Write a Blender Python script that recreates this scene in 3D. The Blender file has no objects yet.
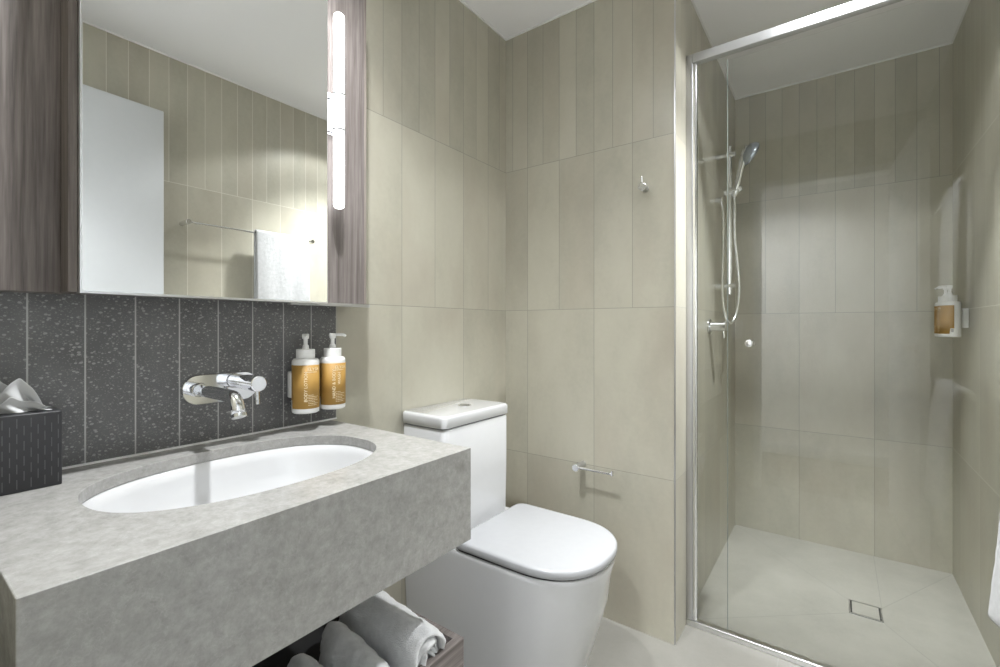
import bpy, bmesh, math, random
from mathutils import Vector, Matrix
random.seed(7)
PI = math.pi
C = bpy.context.scene.collection
S = bpy.context.scene

# ------------------------------------------------------------------ camera
CAM_H = 1.092
cd = bpy.data.cameras.new('camera')
cam = bpy.data.objects.new('camera', cd)
C.objects.link(cam)
cam.location = (0, 0, CAM_H)
cam.rotation_euler = (PI / 2, 0, math.radians(36.015))
cd.sensor_width = 36
cd.lens = 461.69 * 36 / 1000
cd.shift_y = -0.00702
cd.clip_start = 0.01
S.camera = cam

# ------------------------------------------------------------------ world / view
w = bpy.data.worlds.new('world')
S.world = w
w.use_nodes = True
w.node_tree.nodes['Background'].inputs[0].default_value = (0.8, 0.85, 0.9, 1)
w.node_tree.nodes['Background'].inputs[1].default_value = 0.3
S.view_settings.view_transform = 'Standard'
S.view_settings.look = 'None'
S.view_settings.gamma = 1
S.view_settings.use_curve_mapping = False
S.view_settings.exposure = 0.52
S.cycles.max_bounces = 10
S.cycles.diffuse_bounces = 6
S.cycles.glossy_bounces = 6
S.cycles.transparent_max_bounces = 16
S.cycles.sample_clamp_indirect = 6

# ------------------------------------------------------------------ room sizes (m)
XL, XR, XN = -1.155, 0.414, -0.444
YE, YB, YS = 0.04, 1.632, 2.795
ZC = 2.3336
J1, J2, J3 = 1.7564, 1.1598, 0.5618
YG = 1.785                                   # shower screen line
HALL_Y = -1.056

# ------------------------------------------------------------------ lights
def spot(name, loc, energy, size_deg, blend, radius=0.035, col=(1, 1, 1), rot=(0, 0, 0)):
    l = bpy.data.lights.new(name, 'SPOT')
    l.energy = energy; l.spot_size = math.radians(size_deg); l.spot_blend = blend
    l.shadow_soft_size = radius; l.color = col
    o = bpy.data.objects.new(name, l); C.objects.link(o)
    o.location = loc; o.rotation_euler = rot
    return o
DOWNLIGHTS = [                                # x, y, z, [(watts, cone, blend)], label
    (-0.74, 0.54, ZC, [(74, 116, 1.0), (19, 170, 1.0)], 'recessed round downlight in the ceiling above the vanity'),
    (0.0, 1.6, ZC, [(185, 94, 1.0), (14, 128, 0.2)], 'recessed round downlight in the ceiling before the shower screen'),
    (-0.30, -0.52, ZC + 0.05, [(215, 140, 1.0)], 'recessed round downlight in the hall ceiling, straight outside the doorway'),
    (-1.05, -0.52, ZC + 0.05, [(250, 140, 1.0)], 'added, unseen downlight in the hall ceiling, left of the doorway, for bounced fill')]  # second hall lamp, added unseen to send bounced fill through the doorway
for x, y, z, beams, _ in DOWNLIGHTS:
    for e, cone, bl_ in beams:
        spot('downlight_lamp', (x, y, z - 0.012), e, cone, bl_, 0.12 if y < 0 else 0.035, col=(0.965, 0.985, 1.0))

# ------------------------------------------------------------------ node helpers
def new_mat(name):
    m = bpy.data.materials.new(name)
    m.use_nodes = True
    nt = m.node_tree
    return m, nt, nt.nodes['Principled BSDF']
class G:
    """tiny node builder"""
    def __init__(s, nt): s.nt = nt
    def n(s, t, **kw):
        x = s.nt.nodes.new(t)
        for k, v in kw.items(): setattr(x, k, v)
        return x
    def put(s, sock, v):
        if hasattr(v, 'is_output') or isinstance(v, bpy.types.NodeSocket): s.nt.links.new(v, sock)
        else: sock.default_value = v
    def m(s, op, a, b=None, c=None):
        x = s.n('ShaderNodeMath', operation=op)
        s.put(x.inputs[0], a)
        if b is not None: s.put(x.inputs[1], b)
        if c is not None: s.put(x.inputs[2], c)
        return x.outputs[0]
    def mix(s, f, a, b, blend='MIX'):
        x = s.n('ShaderNodeMix', data_type='RGBA', blend_type=blend)
        s.put(x.inputs[0], f); s.put(x.inputs[6], a); s.put(x.inputs[7], b)
        return x.outputs[2]
    def coords(s):
        t = s.n('ShaderNodeTexCoord'); q = s.n('ShaderNodeSeparateXYZ')
        s.nt.links.new(t.outputs['Object'], q.inputs[0])
        return t.outputs['Object'], q.outputs[0], q.outputs[1], q.outputs[2]
    def vec(s, x, y, z):
        c = s.n('ShaderNodeCombineXYZ')
        s.put(c.inputs[0], x); s.put(c.inputs[1], y); s.put(c.inputs[2], z)
        return c.outputs[0]
    def noise(s, v, scale, detail=4, rough=0.55):
        x = s.n('ShaderNodeTexNoise')
        s.put(x.inputs['Vector'], v); x.inputs['Scale'].default_value = scale
        x.inputs['Detail'].default_value = detail; x.inputs['Roughness'].default_value = rough
        return x.outputs[0]
    def ramp(s, f, stops):
        x = s.n('ShaderNodeValToRGB')
        s.put(x.inputs[0], f)
        e = x.color_ramp.elements
        while len(e) < len(stops): e.new(0.5)
        for el, (p, c) in zip(e, stops):
            el.position = p; el.color = (*c, 1) if len(c) == 3 else c
        return x.outputs[0]
    def bump(s, h, strength, dist, bsdf):
        x = s.n('ShaderNodeBump')
        s.put(x.inputs['Height'], h); x.inputs['Strength'].default_value = strength
        x.inputs['Distance'].default_value = dist
        s.nt.links.new(x.outputs[0], bsdf.inputs['Normal'])
def rgb(c): return (*c, 1)

def simple(name, col, rough, metal=0.0, coat=0.0, ior=1.5):
    m, nt, b = new_mat(name)
    b.inputs['Base Color'].default_value = rgb(col); b.inputs['Roughness'].default_value = rough
    b.inputs['Metallic'].default_value = metal; b.inputs['Coat Weight'].default_value = coat
    b.inputs['IOR'].default_value = ior
    g = G(nt)
    v, x, y, z = g.coords()
    k = g.noise(v, 40, 3)
    nt.links.new(g.mix(0.012, rgb(col), g.ramp(k, [(0.3, (0, 0, 0)), (0.7, (1, 1, 1))]), 'OVERLAY'), b.inputs['Base Color'])
    return m

TILE = (0.485, 0.466, 0.385)
def tile_mat(name, axis, off_mid, pitch=0.15, off_low=None, line=(0.25, 0.245, 0.215)):
    m, nt, b = new_mat(name)
    g = G(nt)
    v, x, y, z = g.coords()
    u = {'x': x, 'y': y}[axis]
    off_low = off_mid if off_low is None else off_low
    r1 = g.m('GREATER_THAN', z, J1); r2 = g.m('GREATER_THAN', z, J2); r3 = g.m('GREATER_THAN', z, J3)
    low = g.m('SUBTRACT', 1.0, r2)
    # width: low rows 2 pitch, middle 1 pitch, top half pitch
    wd = g.m('ADD', g.m('MULTIPLY', low, pitch), g.m('SUBTRACT', pitch, g.m('MULTIPLY', r1, pitch / 2)))
    of = g.m('ADD', g.m('MULTIPLY', low, off_low), g.m('MULTIPLY', r2, off_mid))
    t = g.m('DIVIDE', g.m('SUBTRACT', u, of), wd)
    fr = g.m('SUBTRACT', t, g.m('FLOOR', t))
    du = g.m('MULTIPLY', g.m('MINIMUM', fr, g.m('SUBTRACT', 1.0, fr)), wd)
    dz = g.m('MINIMUM', g.m('ABSOLUTE', g.m('SUBTRACT', z, J1)),
             g.m('MINIMUM', g.m('ABSOLUTE', g.m('SUBTRACT', z, J2)), g.m('ABSOLUTE', g.m('SUBTRACT', z, J3))))
    d = g.m('MINIMUM', du, dz)
    ln = g.m('LESS_THAN', d, 0.0011)
    idn = g.m('ADD', g.m('FLOOR', t), g.m('MULTIPLY', g.m('ADD', r1, g.m('ADD', r2, r3)), 37.0))
    wn = g.n('ShaderNodeTexWhiteNoise', noise_dimensions='1D')
    g.put(wn.inputs['W'], idn)
    rnd = wn.outputs[0]
    vv = g.vec(g.m('ADD', g.m('MULTIPLY', x, 2.0), g.m('MULTIPLY', idn, 3.7)), g.m('MULTIPLY', y, 2.0), g.m('MULTIPLY', z, 1.0))
    cl = g.noise(vv, 2.6, 5, 0.6)
    fine = g.noise(v, 60, 3, 0.6)
    f = g.m('ADD', g.m('MULTIPLY', cl, 0.62), g.m('ADD', g.m('MULTIPLY', fine, 0.14), g.m('MULTIPLY', rnd, 0.18)))
    base = g.ramp(f, [(0.25, tuple(c * 0.78 for c in TILE)), (0.5, TILE), (0.72, (TILE[0] * 1.10, TILE[1] * 1.10, TILE[2] * 1.12))])
    warm = g.ramp(g.noise(vv, 1.7, 4, 0.6), [(0.48, (0, 0, 0)), (0.72, (1, 1, 1))])
    base = g.mix(g.m('MULTIPLY', warm, 0.6), base, rgb((0.41, 0.37, 0.30)))
    col = g.mix(g.m('MULTIPLY', ln, 0.75), base, rgb(line))
    nt.links.new(col, b.inputs['Base Color'])
    g.put(b.inputs['Roughness'], g.m('ADD', g.m('MULTIPLY', cl, 0.12), 0.25))
    b.inputs['IOR'].default_value = 1.45
    g.bump(g.m('SUBTRACT', 1.0, ln), 0.25, 0.001, b)
    return m

def floor_mat(name, px, py, ox, oy, falls=None, k=1.0):
    m, nt, b = new_mat(name)
    g = G(nt)
    v, x, y, z = g.coords()
    tx = g.m('DIVIDE', g.m('SUBTRACT', x, ox), px); ty = g.m('DIVIDE', g.m('SUBTRACT', y, oy), py)
    fx = g.m('SUBTRACT', tx, g.m('FLOOR', tx)); fy = g.m('SUBTRACT', ty, g.m('FLOOR', ty))
    dx = g.m('MULTIPLY', g.m('MINIMUM', fx, g.m('SUBTRACT', 1.0, fx)), px)
    dy = g.m('MULTIPLY', g.m('MINIMUM', fy, g.m('SUBTRACT', 1.0, fy)), py)
    d = g.m('MINIMUM', dx, dy)
    if falls:
        for (ax, ay, bx, by) in falls:
            L = math.hypot(bx - ax, by - ay); ux, uy = (bx - ax) / L, (by - ay) / L
            rx = g.m('SUBTRACT', x, ax); ry = g.m('SUBTRACT', y, ay)
            perp = g.m('ABSOLUTE', g.m('SUBTRACT', g.m('MULTIPLY', rx, uy), g.m('MULTIPLY', ry, ux)))
            along = g.m('ADD', g.m('MULTIPLY', rx, ux), g.m('MULTIPLY', ry, uy))
            perp = g.m('ADD', perp, g.m('MULTIPLY', g.m('LESS_THAN', along, 0.0), 1.0))
            d = g.m('MINIMUM', d, perp)
    ln = g.m('LESS_THAN', d, 0.0011)
    cl = g.noise(v, 4.0, 6, 0.62)
    fine = g.noise(v, 70, 3, 0.6)
    f = g.m('ADD', g.m('MULTIPLY', cl, 0.8), g.m('MULTIPLY', fine, 0.2))
    base = g.ramp(f, [(q_, tuple(c_ * k for c_ in t_)) for q_, t_ in ((0.25, (0.365, 0.355, 0.318)), (0.55, (0.44, 0.428, 0.385)), (0.8, (0.49, 0.478, 0.435)))])
    nt.links.new(g.mix(g.m('MULTIPLY', ln, 0.6), base, rgb((0.27, 0.265, 0.245))), b.inputs['Base Color'])
    b.inputs['Roughness'].default_value = 0.34
    g.bump(g.m('SUBTRACT', 1.0, ln), 0.2, 0.001, b)
    return m

def terrazzo_mat():
    m, nt, b = new_mat('dark_terrazzo_tile')
    g = G(nt)
    v, x, y, z = g.coords()
    t = g.m('DIVIDE', g.m('SUBTRACT', y, 0.1683), 0.0779)
    fr = g.m('SUBTRACT', t, g.m('FLOOR', t))
    du = g.m('MULTIPLY', g.m('MINIMUM', fr, g.m('SUBTRACT', 1.0, fr)), 0.0779)
    ln = g.m('LESS_THAN', du, 0.0013)
    vv = g.vec(x, g.m('MULTIPLY', y, 0.7), g.m('MULTIPLY', z, 1.0))
    def specks(scale, lo, hi):
        q = g.n('ShaderNodeTexVoronoi')
        g.put(q.inputs['Vector'], vv); q.inputs['Scale'].default_value = scale
        wn = g.n('ShaderNodeSeparateColor'); nt.links.new(q.outputs['Color'], wn.inputs[0])
        sz = g.m('MULTIPLY', g.m('POWER', wn.outputs[0], 3.0), hi)
        return g.m('LESS_THAN', q.outputs['Distance'], g.m('ADD', sz, lo - 0.05))
    s1 = specks(190, 0.06, 0.42); s2 = specks(380, 0.10, 0.46)
    cl = g.noise(v, 9, 5, 0.65)
    base = g.ramp(cl, [(0.3, (0.098, 0.098, 0.098)), (0.7, (0.142, 0.142, 0.143))])
    c1 = g.mix(g.m('MULTIPLY', s2, 0.55), base, rgb((0.27, 0.27, 0.265)))
    c2 = g.mix(g.m('MULTIPLY', s1, 0.65), c1, rgb((0.36, 0.36, 0.35)))
    nt.links.new(g.mix(ln, c2, rgb((0.42, 0.42, 0.41))), b.inputs['Base Color'])
    b.inputs['Roughness'].default_value = 0.38
    g.bump(g.m('SUBTRACT', 1.0, ln), 0.3, 0.001, b)
    return m

def stone_mat():
    m, nt, b = new_mat('grey_engineered_stone')
    g = G(nt)
    v, x, y, z = g.coords()
    w1 = g.noise(v, 7, 3, 0.5)
    wv = g.n('ShaderNodeVectorMath', operation='ADD')
    nt.links.new(v, wv.inputs[0])
    g.put(wv.inputs[1], g.vec(g.m('MULTIPLY', w1, 0.035), g.m('MULTIPLY', w1, 0.03), g.m('MULTIPLY', w1, 0.04)))
    a = g.noise(wv.outputs[0], 75, 10, 0.74)
    c = g.noise(wv.outputs[0], 30, 8, 0.68)
    dk = g.ramp(g.noise(wv.outputs[0], 20, 8, 0.66), [(0.64, (0, 0, 0)), (0.74, (1, 1, 1))])
    vn = g.m('ABSOLUTE', g.m('SUBTRACT', g.noise(wv.outputs[0], 18, 8, 0.62), 0.5))
    vein = g.ramp(vn, [(0.0, (1, 1, 1)), (0.012, (0, 0, 0))])
    f = g.m('ADD', g.m('MULTIPLY', a, 0.6), g.m('MULTIPLY', c, 0.4))
    b0 = g.ramp(f, [(0.34, (0.25, 0.246, 0.234)), (0.5, (0.328, 0.323, 0.309)), (0.66, (0.405, 0.40, 0.385))])
    base = g.mix(g.m('MULTIPLY', vein, 0.16), b0, rgb((0.55, 0.545, 0.53)))
    nt.links.new(g.mix(g.m('MULTIPLY', dk, 0.35), base, rgb((0.19, 0.185, 0.175))), b.inputs['Base Color'])
    b.inputs['Roughness'].default_value = 0.26
    return m

def wood_mat(name, axis='z', dark=(0.085, 0.071, 0.066), mid=(0.17, 0.147, 0.138), light=(0.27, 0.24, 0.228)):
    m, nt, b = new_mat(name)
    g = G(nt)
    v, x, y, z = g.coords()
    k = {'z': (1, 1, 0.035), 'y': (1, 0.035, 1), 'x': (0.035, 1, 1)}[axis]
    sv = g.vec(g.m('MULTIPLY', x, k[0]), g.m('MULTIPLY', y, k[1]), g.m('MULTIPLY', z, k[2]))
    a = g.noise(sv, 95, 6, 0.6); c = g.noise(sv, 260, 4, 0.6)
    kk = {'z': (1, 1, 0.12), 'y': (1, 0.12, 1), 'x': (0.12, 1, 1)}[axis]
    lv = g.vec(g.m('MULTIPLY', x, kk[0]), g.m('MULTIPLY', y, kk[1]), g.m('MULTIPLY', z, kk[2]))
    big = g.noise(lv, 16, 3, 0.5)
    f = g.m('ADD', g.m('MULTIPLY', a, 0.45), g.m('ADD', g.m('MULTIPLY', c, 0.3), g.m('MULTIPLY', big, 0.25)))
    nt.links.new(g.ramp(f, [(0.36, dark), (0.5, mid), (0.64, light)]), b.inputs['Base Color'])
    b.inputs['Roughness'].default_value = 0.5
    g.bump(c, 0.08, 0.001, b)
    return m

def towel_mat(name='white_terry', k=1.0):
    m, nt, b = new_mat(name)
    g = G(nt)
    v, x, y, z = g.coords()
    a = g.noise(v, 420, 2, 0.7); c = g.noise(v, 60, 3)
    nt.links.new(g.ramp(c, [(0.3, (0.43 * k, 0.435 * k, 0.44 * k)), (0.7, (0.50 * k, 0.505 * k, 0.51 * k))]), b.inputs['Base Color'])
    b.inputs['Roughness'].default_value = 0.95
    b.inputs['Sheen Weight'].default_value = 0.25
    g.bump(a, 0.7, 0.003, b)
    return m

def glass_mat():
    m, nt, b = new_mat('clear_glass')
    g = G(nt)
    fr = g.n('ShaderNodeFresnel'); geo = g.n('ShaderNodeNewGeometry')
    # the panes do not bend light here, so both faces reflect as air-to-glass
    g.put(fr.inputs[0], g.m('ADD', 1.5, g.m('MULTIPLY', geo.outputs['Backfacing'], 1 / 1.5 - 1.5)))
    tr = g.n('ShaderNodeBsdfTransparent'); tr.inputs[0].default_value = (0.985, 0.992, 0.988, 1)
    gl = g.n('ShaderNodeBsdfGlossy'); gl.inputs['Roughness'].default_value = 0.0
    mx = g.n('ShaderNodeMixShader')
    nt.links.new(fr.outputs[0], mx.inputs[0]); nt.links.new(tr.outputs[0], mx.inputs[1]); nt.links.new(gl.outputs[0], mx.inputs[2])
    nt.links.new(mx.outputs[0], nt.nodes['Material Output'].inputs[0])
    return m

def emit_mat(name, col, st):
    m, nt, b = new_mat(name)
    b.inputs['Base Color'].default_value = (0.9, 0.9, 0.9, 1)
    b.inputs['Emission Color'].default_value = rgb(col)
    b.inputs['Emission Strength'].default_value = st
    return m

M = {}
M['tile_left'] = tile_mat('beige_tile_vanity_wall', 'y', 1.0395, 0.1555, 1.3505 - 0.311 * 1)
M['tile_back'] = tile_mat('beige_tile_back_wall', 'x', -0.4445, 0.1498)
M['tile_nib'] = tile_mat('beige_tile_nib_wall', 'y', 1.781, 0.15, line=(0.33, 0.325, 0.29))
M['tile_shower'] = tile_mat('beige_tile_shower_wall', 'x', -0.001, 0.149, -0.150)
M['tile_right'] = tile_mat('beige_tile_right_wall', 'y', 1.195, 0.15, 2.332, line=(0.74, 0.73, 0.66))
M['tile_end'] = tile_mat('beige_tile_door_wall', 'x', -0.444, 0.15)
M['floor'] = floor_mat('beige_floor_tile', 0.6, 1.2, -0.152, 0.9, k=0.48)
DR = (0.0425, 2.206, 0.1425, 2.310)
M['shower_floor'] = floor_mat('beige_shower_floor_tile', 9.0, 9.0, -5.0, -2.0,
    [(DR[0], DR[1], XN, YG), (DR[2], DR[1], XR, YG), (DR[0], DR[3], XN, YS), (DR[2], DR[3], XR, YS), (DR[2] + 0.002, DR[3], DR[2] + 0.002, YS)])
M['paint'] = simple('white_ceiling_paint', (0.89, 0.89, 0.90), 0.9)
M['white_trim'] = simple('white_trim_bead', (0.82, 0.82, 0.81), 0.6)
M['white_paint'] = simple('white_door_paint', (0.60, 0.62, 0.64), 0.38)
M['hall_paint'] = simple('hall_wall_paint', (0.80, 0.80, 0.79), 0.8)
M['carpet'] = simple('hall_carpet', (0.13, 0.115, 0.10), 0.95)
M['terrazzo'] = terrazzo_mat()
M['stone'] = stone_mat()
M['wood'] = wood_mat('dark_oak_vertical')
M['wood_y'] = wood_mat('dark_oak_horizontal', 'y')
M['wood_edge'] = wood_mat('oak_edge_band', 'z', (0.14, 0.115, 0.10), (0.24, 0.205, 0.185), (0.34, 0.30, 0.27))
M['ceramic'] = simple('white_ceramic', (0.60, 0.605, 0.615), 0.12, coat=0.6)
M['basin_glaze'] = simple('white_basin_glaze', (0.64, 0.645, 0.655), 0.12, coat=0.6)
M['plastic'] = simple('white_plastic', (0.82, 0.82, 0.81), 0.3)
M['seat'] = simple('white_seat_plastic', (0.35, 0.355, 0.365), 0.22)
M['chrome'] = simple('polished_chrome', (0.82, 0.83, 0.85), 0.06, 1.0)
M['satin'] = simple('satin_aluminium', (0.78, 0.785, 0.79), 0.28, 1.0)
M['anodised'] = simple('anodised_aluminium', (0.50, 0.505, 0.51), 0.45, 0.6)
M['steel'] = simple('brushed_steel', (0.55, 0.55, 0.56), 0.35, 1.0)
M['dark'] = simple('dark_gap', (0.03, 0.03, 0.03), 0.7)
M['mirror'] = simple('silvered_mirror', (0.93, 0.94, 0.935), 0.0, 1.0)
nt_ = M['mirror'].node_tree
for l in list(nt_.links):
    if l.to_socket.name == 'Base Color': nt_.links.remove(l)
M['amber'] = simple('amber_label', (0.42, 0.240, 0.055), 0.6)
M['letter'] = simple('cream_print', (0.90, 0.78, 0.55), 0.6)
M['greyprint'] = simple('grey_print', (0.28, 0.28, 0.30), 0.5)
M['towel'] = towel_mat()
M['towel_roll'] = towel_mat('white_terry_roll', 1.6)
M['glass'] = glass_mat()
M['glass_rim'] = simple('ground_glass_edge', (0.17, 0.20, 0.19), 0.3)
M['tube'] = emit_mat('lit_opal_tube', (0.965, 0.985, 1.0), 3.4)
M['lens'] = emit_mat('lit_downlight_lens', (1.0, 0.98, 0.95), 8.0)
M['blackbox'] = simple('black_leatherette', (0.022, 0.022, 0.025), 0.42)
M['stitch'] = simple('grey_stitch', (0.10, 0.10, 0.105), 0.5)
M['tissue'] = simple('white_tissue', (0.52, 0.525, 0.53), 1.0)
M['headface'] = simple('blue_grey_chrome', (0.42, 0.46, 0.52), 0.15, 0.8)
M['satinchrome'] = simple('satin_chrome', (0.85, 0.86, 0.87), 0.16, 1.0)

# ------------------------------------------------------------------ mesh helpers
def obj(name, bm, mat, parent=None, smooth=False, bevel=None, sub=0, solid=None):
    me = bpy.data.meshes.new(name)
    bmesh.ops.recalc_face_normals(bm, faces=bm.faces)
    bm.to_mesh(me); bm.free()
    me.materials.append(M[mat] if isinstance(mat, str) else mat)
    if smooth:
        for p in me.polygons: p.use_smooth = True
    o = bpy.data.objects.new(name, me)
    C.objects.link(o)
    if parent is not None:
        o.parent = parent
        o.matrix_parent_inverse = Matrix.Translation(-parent.location) if parent.rotation_euler.z == 0 and parent.parent is None else Matrix()
    if solid:
        md = o.modifiers.new('solid', 'SOLIDIFY'); md.thickness = solid; md.offset = 0
    if bevel:
        md = o.modifiers.new('bevel', 'BEVEL'); md.width = bevel; md.segments = 3
        md.limit_method = 'ANGLE'; md.angle_limit = math.radians(40)
        for p in me.polygons: p.use_smooth = True
    if sub:
        md = o.modifiers.new('sub', 'SUBSURF'); md.levels = sub; md.render_levels = sub
    return o
def thing(name, label, cat, loc=(0, 0, 0), group=None):
    o = bpy.data.objects.new(name, None); C.objects.link(o)
    o.location = loc; o.empty_display_size = 0.05
    o['label'] = label; o['category'] = cat
    if group: o['group'] = group
    return o
def tag(o, label, cat, group=None):
    o['label'] = label; o['category'] = cat
    if group: o['group'] = group
    return o
def struct(name, bm, mat, **k):
    o = obj(name, bm, mat, **k); o['kind'] = 'structure'; return o
def box(x0, x1, y0, y1, z0, z1, bm=None):
    bm = bm or bmesh.new()
    v = [bm.verts.new(p) for p in ((x0, y0, z0), (x1, y0, z0), (x1, y1, z0), (x0, y1, z0), (x0, y0, z1), (x1, y0, z1), (x1, y1, z1), (x0, y1, z1))]
    for f in ((0, 3, 2, 1), (4, 5, 6, 7), (0, 1, 5, 4), (1, 2, 6, 5), (2, 3, 7, 6), (3, 0, 4, 7)):
        bm.faces.new([v[i] for i in f])
    return bm
def frame_of(d):
    d = Vector(d).normalized()
    a = Vector((0, 0, 1)) if abs(d.z) < 0.9 else Vector((1, 0, 0))
    u = d.cross(a).normalized(); return u, d.cross(u).normalized()
def tube(pts, rad, seg=16, bm=None, caps=True):
    bm = bm or bmesh.new()
    pts = [Vector(p) for p in pts]
    rs = rad if isinstance(rad, (list, tuple)) else [rad] * len(pts)
    rings = []; u = None
    for i, p in enumerate(pts):
        a = pts[max(i - 1, 0)]; b = pts[min(i + 1, len(pts) - 1)]
        d = (b - a).normalized()
        if u is None: u, _ = frame_of(d)
        u = (u - d * u.dot(d)).normalized()
        v = d.cross(u)
        rings.append([bm.verts.new(p + (u * math.cos(2 * PI * k / seg) + v * math.sin(2 * PI * k / seg)) * rs[i]) for k in range(seg)])
    for a, b in zip(rings, rings[1:]):
        for k in range(seg): bm.faces.new((a[k], a[(k + 1) % seg], b[(k + 1) % seg], b[k]))
    if caps:
        bm.faces.new(rings[0][::-1]); bm.faces.new(rings[-1])
    return bm
def rod(a, b, r, seg=20, bm=None, ch=0.0):
    a = Vector(a); b = Vector(b)
    if ch:
        d = (b - a).normalized() * ch
        return tube([a, a + d, b - d, b], [r - ch, r, r, r - ch], seg, bm)
    return tube([a, b], r, seg, bm)
def lathe(prof, loc, axis=(0, 0, 1), seg=32, bm=None):
    """prof = [(radius, height)] along axis"""
    bm = bm or bmesh.new()
    d = Vector(axis).normalized(); u, v = frame_of(d); L = Vector(loc)
    rings = []
    for r, h in prof:
        if r < 1e-6: rings.append([bm.verts.new(L + d * h)])
        else: rings.append([bm.verts.new(L + d * h + (u * math.cos(2 * PI * k / seg) + v * math.sin(2 * PI * k / seg)) * r) for k in range(seg)])
    for a, b in zip(rings, rings[1:]):
        for k in range(seg):
            if len(a) == 1 and len(b) == 1: continue
            if len(a) == 1: bm.faces.new((a[0], b[(k + 1) % seg], b[k]))
            elif len(b) == 1: bm.faces.new((a[k], a[(k + 1) % seg], b[0]))
            else: bm.faces.new((a[k], a[(k + 1) % seg], b[(k + 1) % seg], b[k]))
    if len(rings[0]) > 1: bm.faces.new(rings[0][::-1])
    if len(rings[-1]) > 1: bm.faces.new(rings[-1])
    return bm
def loft(rings, bm=None, cap0=True, cap1=True):
    bm = bm or bmesh.new()
    rv = [[bm.verts.new(p) for p in r] for r in rings]
    n = len(rv[0])
    for a, b in zip(rv, rv[1:]):
        for k in range(n): bm.faces.new((a[k], a[(k + 1) % n], b[(k + 1) % n], b[k]))
    if cap0: bm.faces.new(rv[0][::-1])
    if cap1: bm.faces.new(rv[-1])
    return bm
def rrect(x0, x1, y0, y1, r, z, n=6):
    pts = []
    for cx, cy, a0 in ((x1 - r, y1 - r, 0), (x0 + r, y1 - r, 90), (x0 + r, y0 + r, 180), (x1 - r, y0 + r, 270)):
        for k in range(n + 1):
            a = math.radians(a0 + 90 * k / n); pts.append((cx + r * math.cos(a), cy + r * math.sin(a), z))
    return pts
def catmull(P, n=8):
    P = [Vector(p) for p in P]; out = []
    Q = [P[0] * 2 - P[1]] + P + [P[-1] * 2 - P[-2]]
    for i in range(1, len(Q) - 2):
        a, b, c, d = Q[i - 1:i + 3]
        for k in range(n):
            t = k / n
            out.append(0.5 * ((2 * b) + (c - a) * t + (2 * a - 5 * b + 4 * c - d) * t * t + (3 * b - a - 3 * c + d) * t ** 3))
    out.append(P[-1]); return out

# ------------------------------------------------------------------ the setting
T = 0.1
struct('floor', box(XL - T, XR + T, YE - 0.12, YB + T, -0.08, 0), 'floor')
struct('wall_left', box(XL - T, XL, YE - 0.11, YB + T, 0, ZC), 'tile_left')
struct('wall_back', box(XL, XN - 0.05, YB, YB + T, 0, ZC), 'tile_back')
struct('wall_nib_front', box(XN - 0.05, XN - 0.004, YB, YB + T, 0, ZC), 'tile_back')
struct('wall_nib', box(XN - 0.05, XN, YB + 0.003, YS + T, 0, ZC), 'tile_nib')
struct('wall_shower', box(XN, XR, YS, YS + T, 0, ZC), 'tile_shower')
struct('wall_right', box(XR, XR + T, YE - 0.11, YS + T, 0, ZC), 'tile_right')
struct('ceiling', box(XL - T, XR + T, YE - 0.11, YS + T, ZC, ZC + 0.1), 'paint')
# bathroom floor passes under the screen; shower floor falls to the drain
struct('floor_joint', box(XN, XR, YB + T, YG - 0.0125, -0.08, 0), 'floor')
bm = bmesh.new()
o4 = [bm.verts.new(p) for p in ((XN, YG - 0.012, 0.010), (XR, YG - 0.012, 0.010), (XR, YS, 0.010), (XN, YS, 0.010))]
i4 = [bm.verts.new(p) for p in ((DR[0], DR[1], 0.0), (DR[2], DR[1], 0.0), (DR[2], DR[3], 0.0), (DR[0], DR[3], 0.0))]
for k in range(4): bm.faces.new((o4[k], o4[(k + 1) % 4], i4[(k + 1) % 4], i4[k]))
b4 = [bm.verts.new((v.co.x, v.co.y, -0.08)) for v in o4]
for k in range(4): bm.faces.new((o4[k], b4[k], b4[(k + 1) % 4], o4[(k + 1) % 4]))
bm.faces.new(b4); bm.faces.new(i4)
struct('floor_shower', bm, 'shower_floor')
# door wall with the doorway
DX0, DX1, DZ = -0.412, 0.262, 2.012
struct('wall_front', box(XL, DX0 - 0.036, YE - 0.11, YE, 0, ZC), 'tile_end')
struct('wall_front_lintel', box(DX0 - 0.036, DX1 + 0.036, YE - 0.11, YE, DZ + 0.04, ZC), 'tile_end')
struct('wall_front_right', box(DX1 + 0.036, XR, YE - 0.11, YE, 0, ZC), 'tile_end')
bm = box(DX0 - 0.036, DX0, YE - 0.12, YE + 0.004, 0, DZ + 0.04)
box(DX1, DX1 + 0.036, YE - 0.12, YE + 0.004, 0, DZ + 0.04, bm)
box(DX0, DX1, YE - 0.12, YE + 0.004, DZ, DZ + 0.04, bm)
struct('trim_1', bm, 'white_paint')
# thin white bead where walls meet the ceiling
bm = bmesh.new(); q = 0.006
box(XL, XL + q, YE, YB, ZC - q, ZC, bm); box(XL + q, XN, YB - q, YB, ZC - q, ZC, bm)
box(XN, XN + q, YB - q, YS, ZC - q, ZC, bm); box(XN + q, XR, YS - q, YS, ZC - q, ZC, bm)
box(XR - q, XR, YE, YS - q, ZC - q, ZC, bm); box(XL + q, XR - q, YE, YE + q, ZC - q, ZC, bm)
struct('trim_2', bm, 'white_trim')
# metal corner trim on the outside corner of the nib
struct('trim_3', box(XN - 0.004, XN + 0.0006, YB - 0.0006, YB + 0.003, 0, ZC), 'steel')
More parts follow.
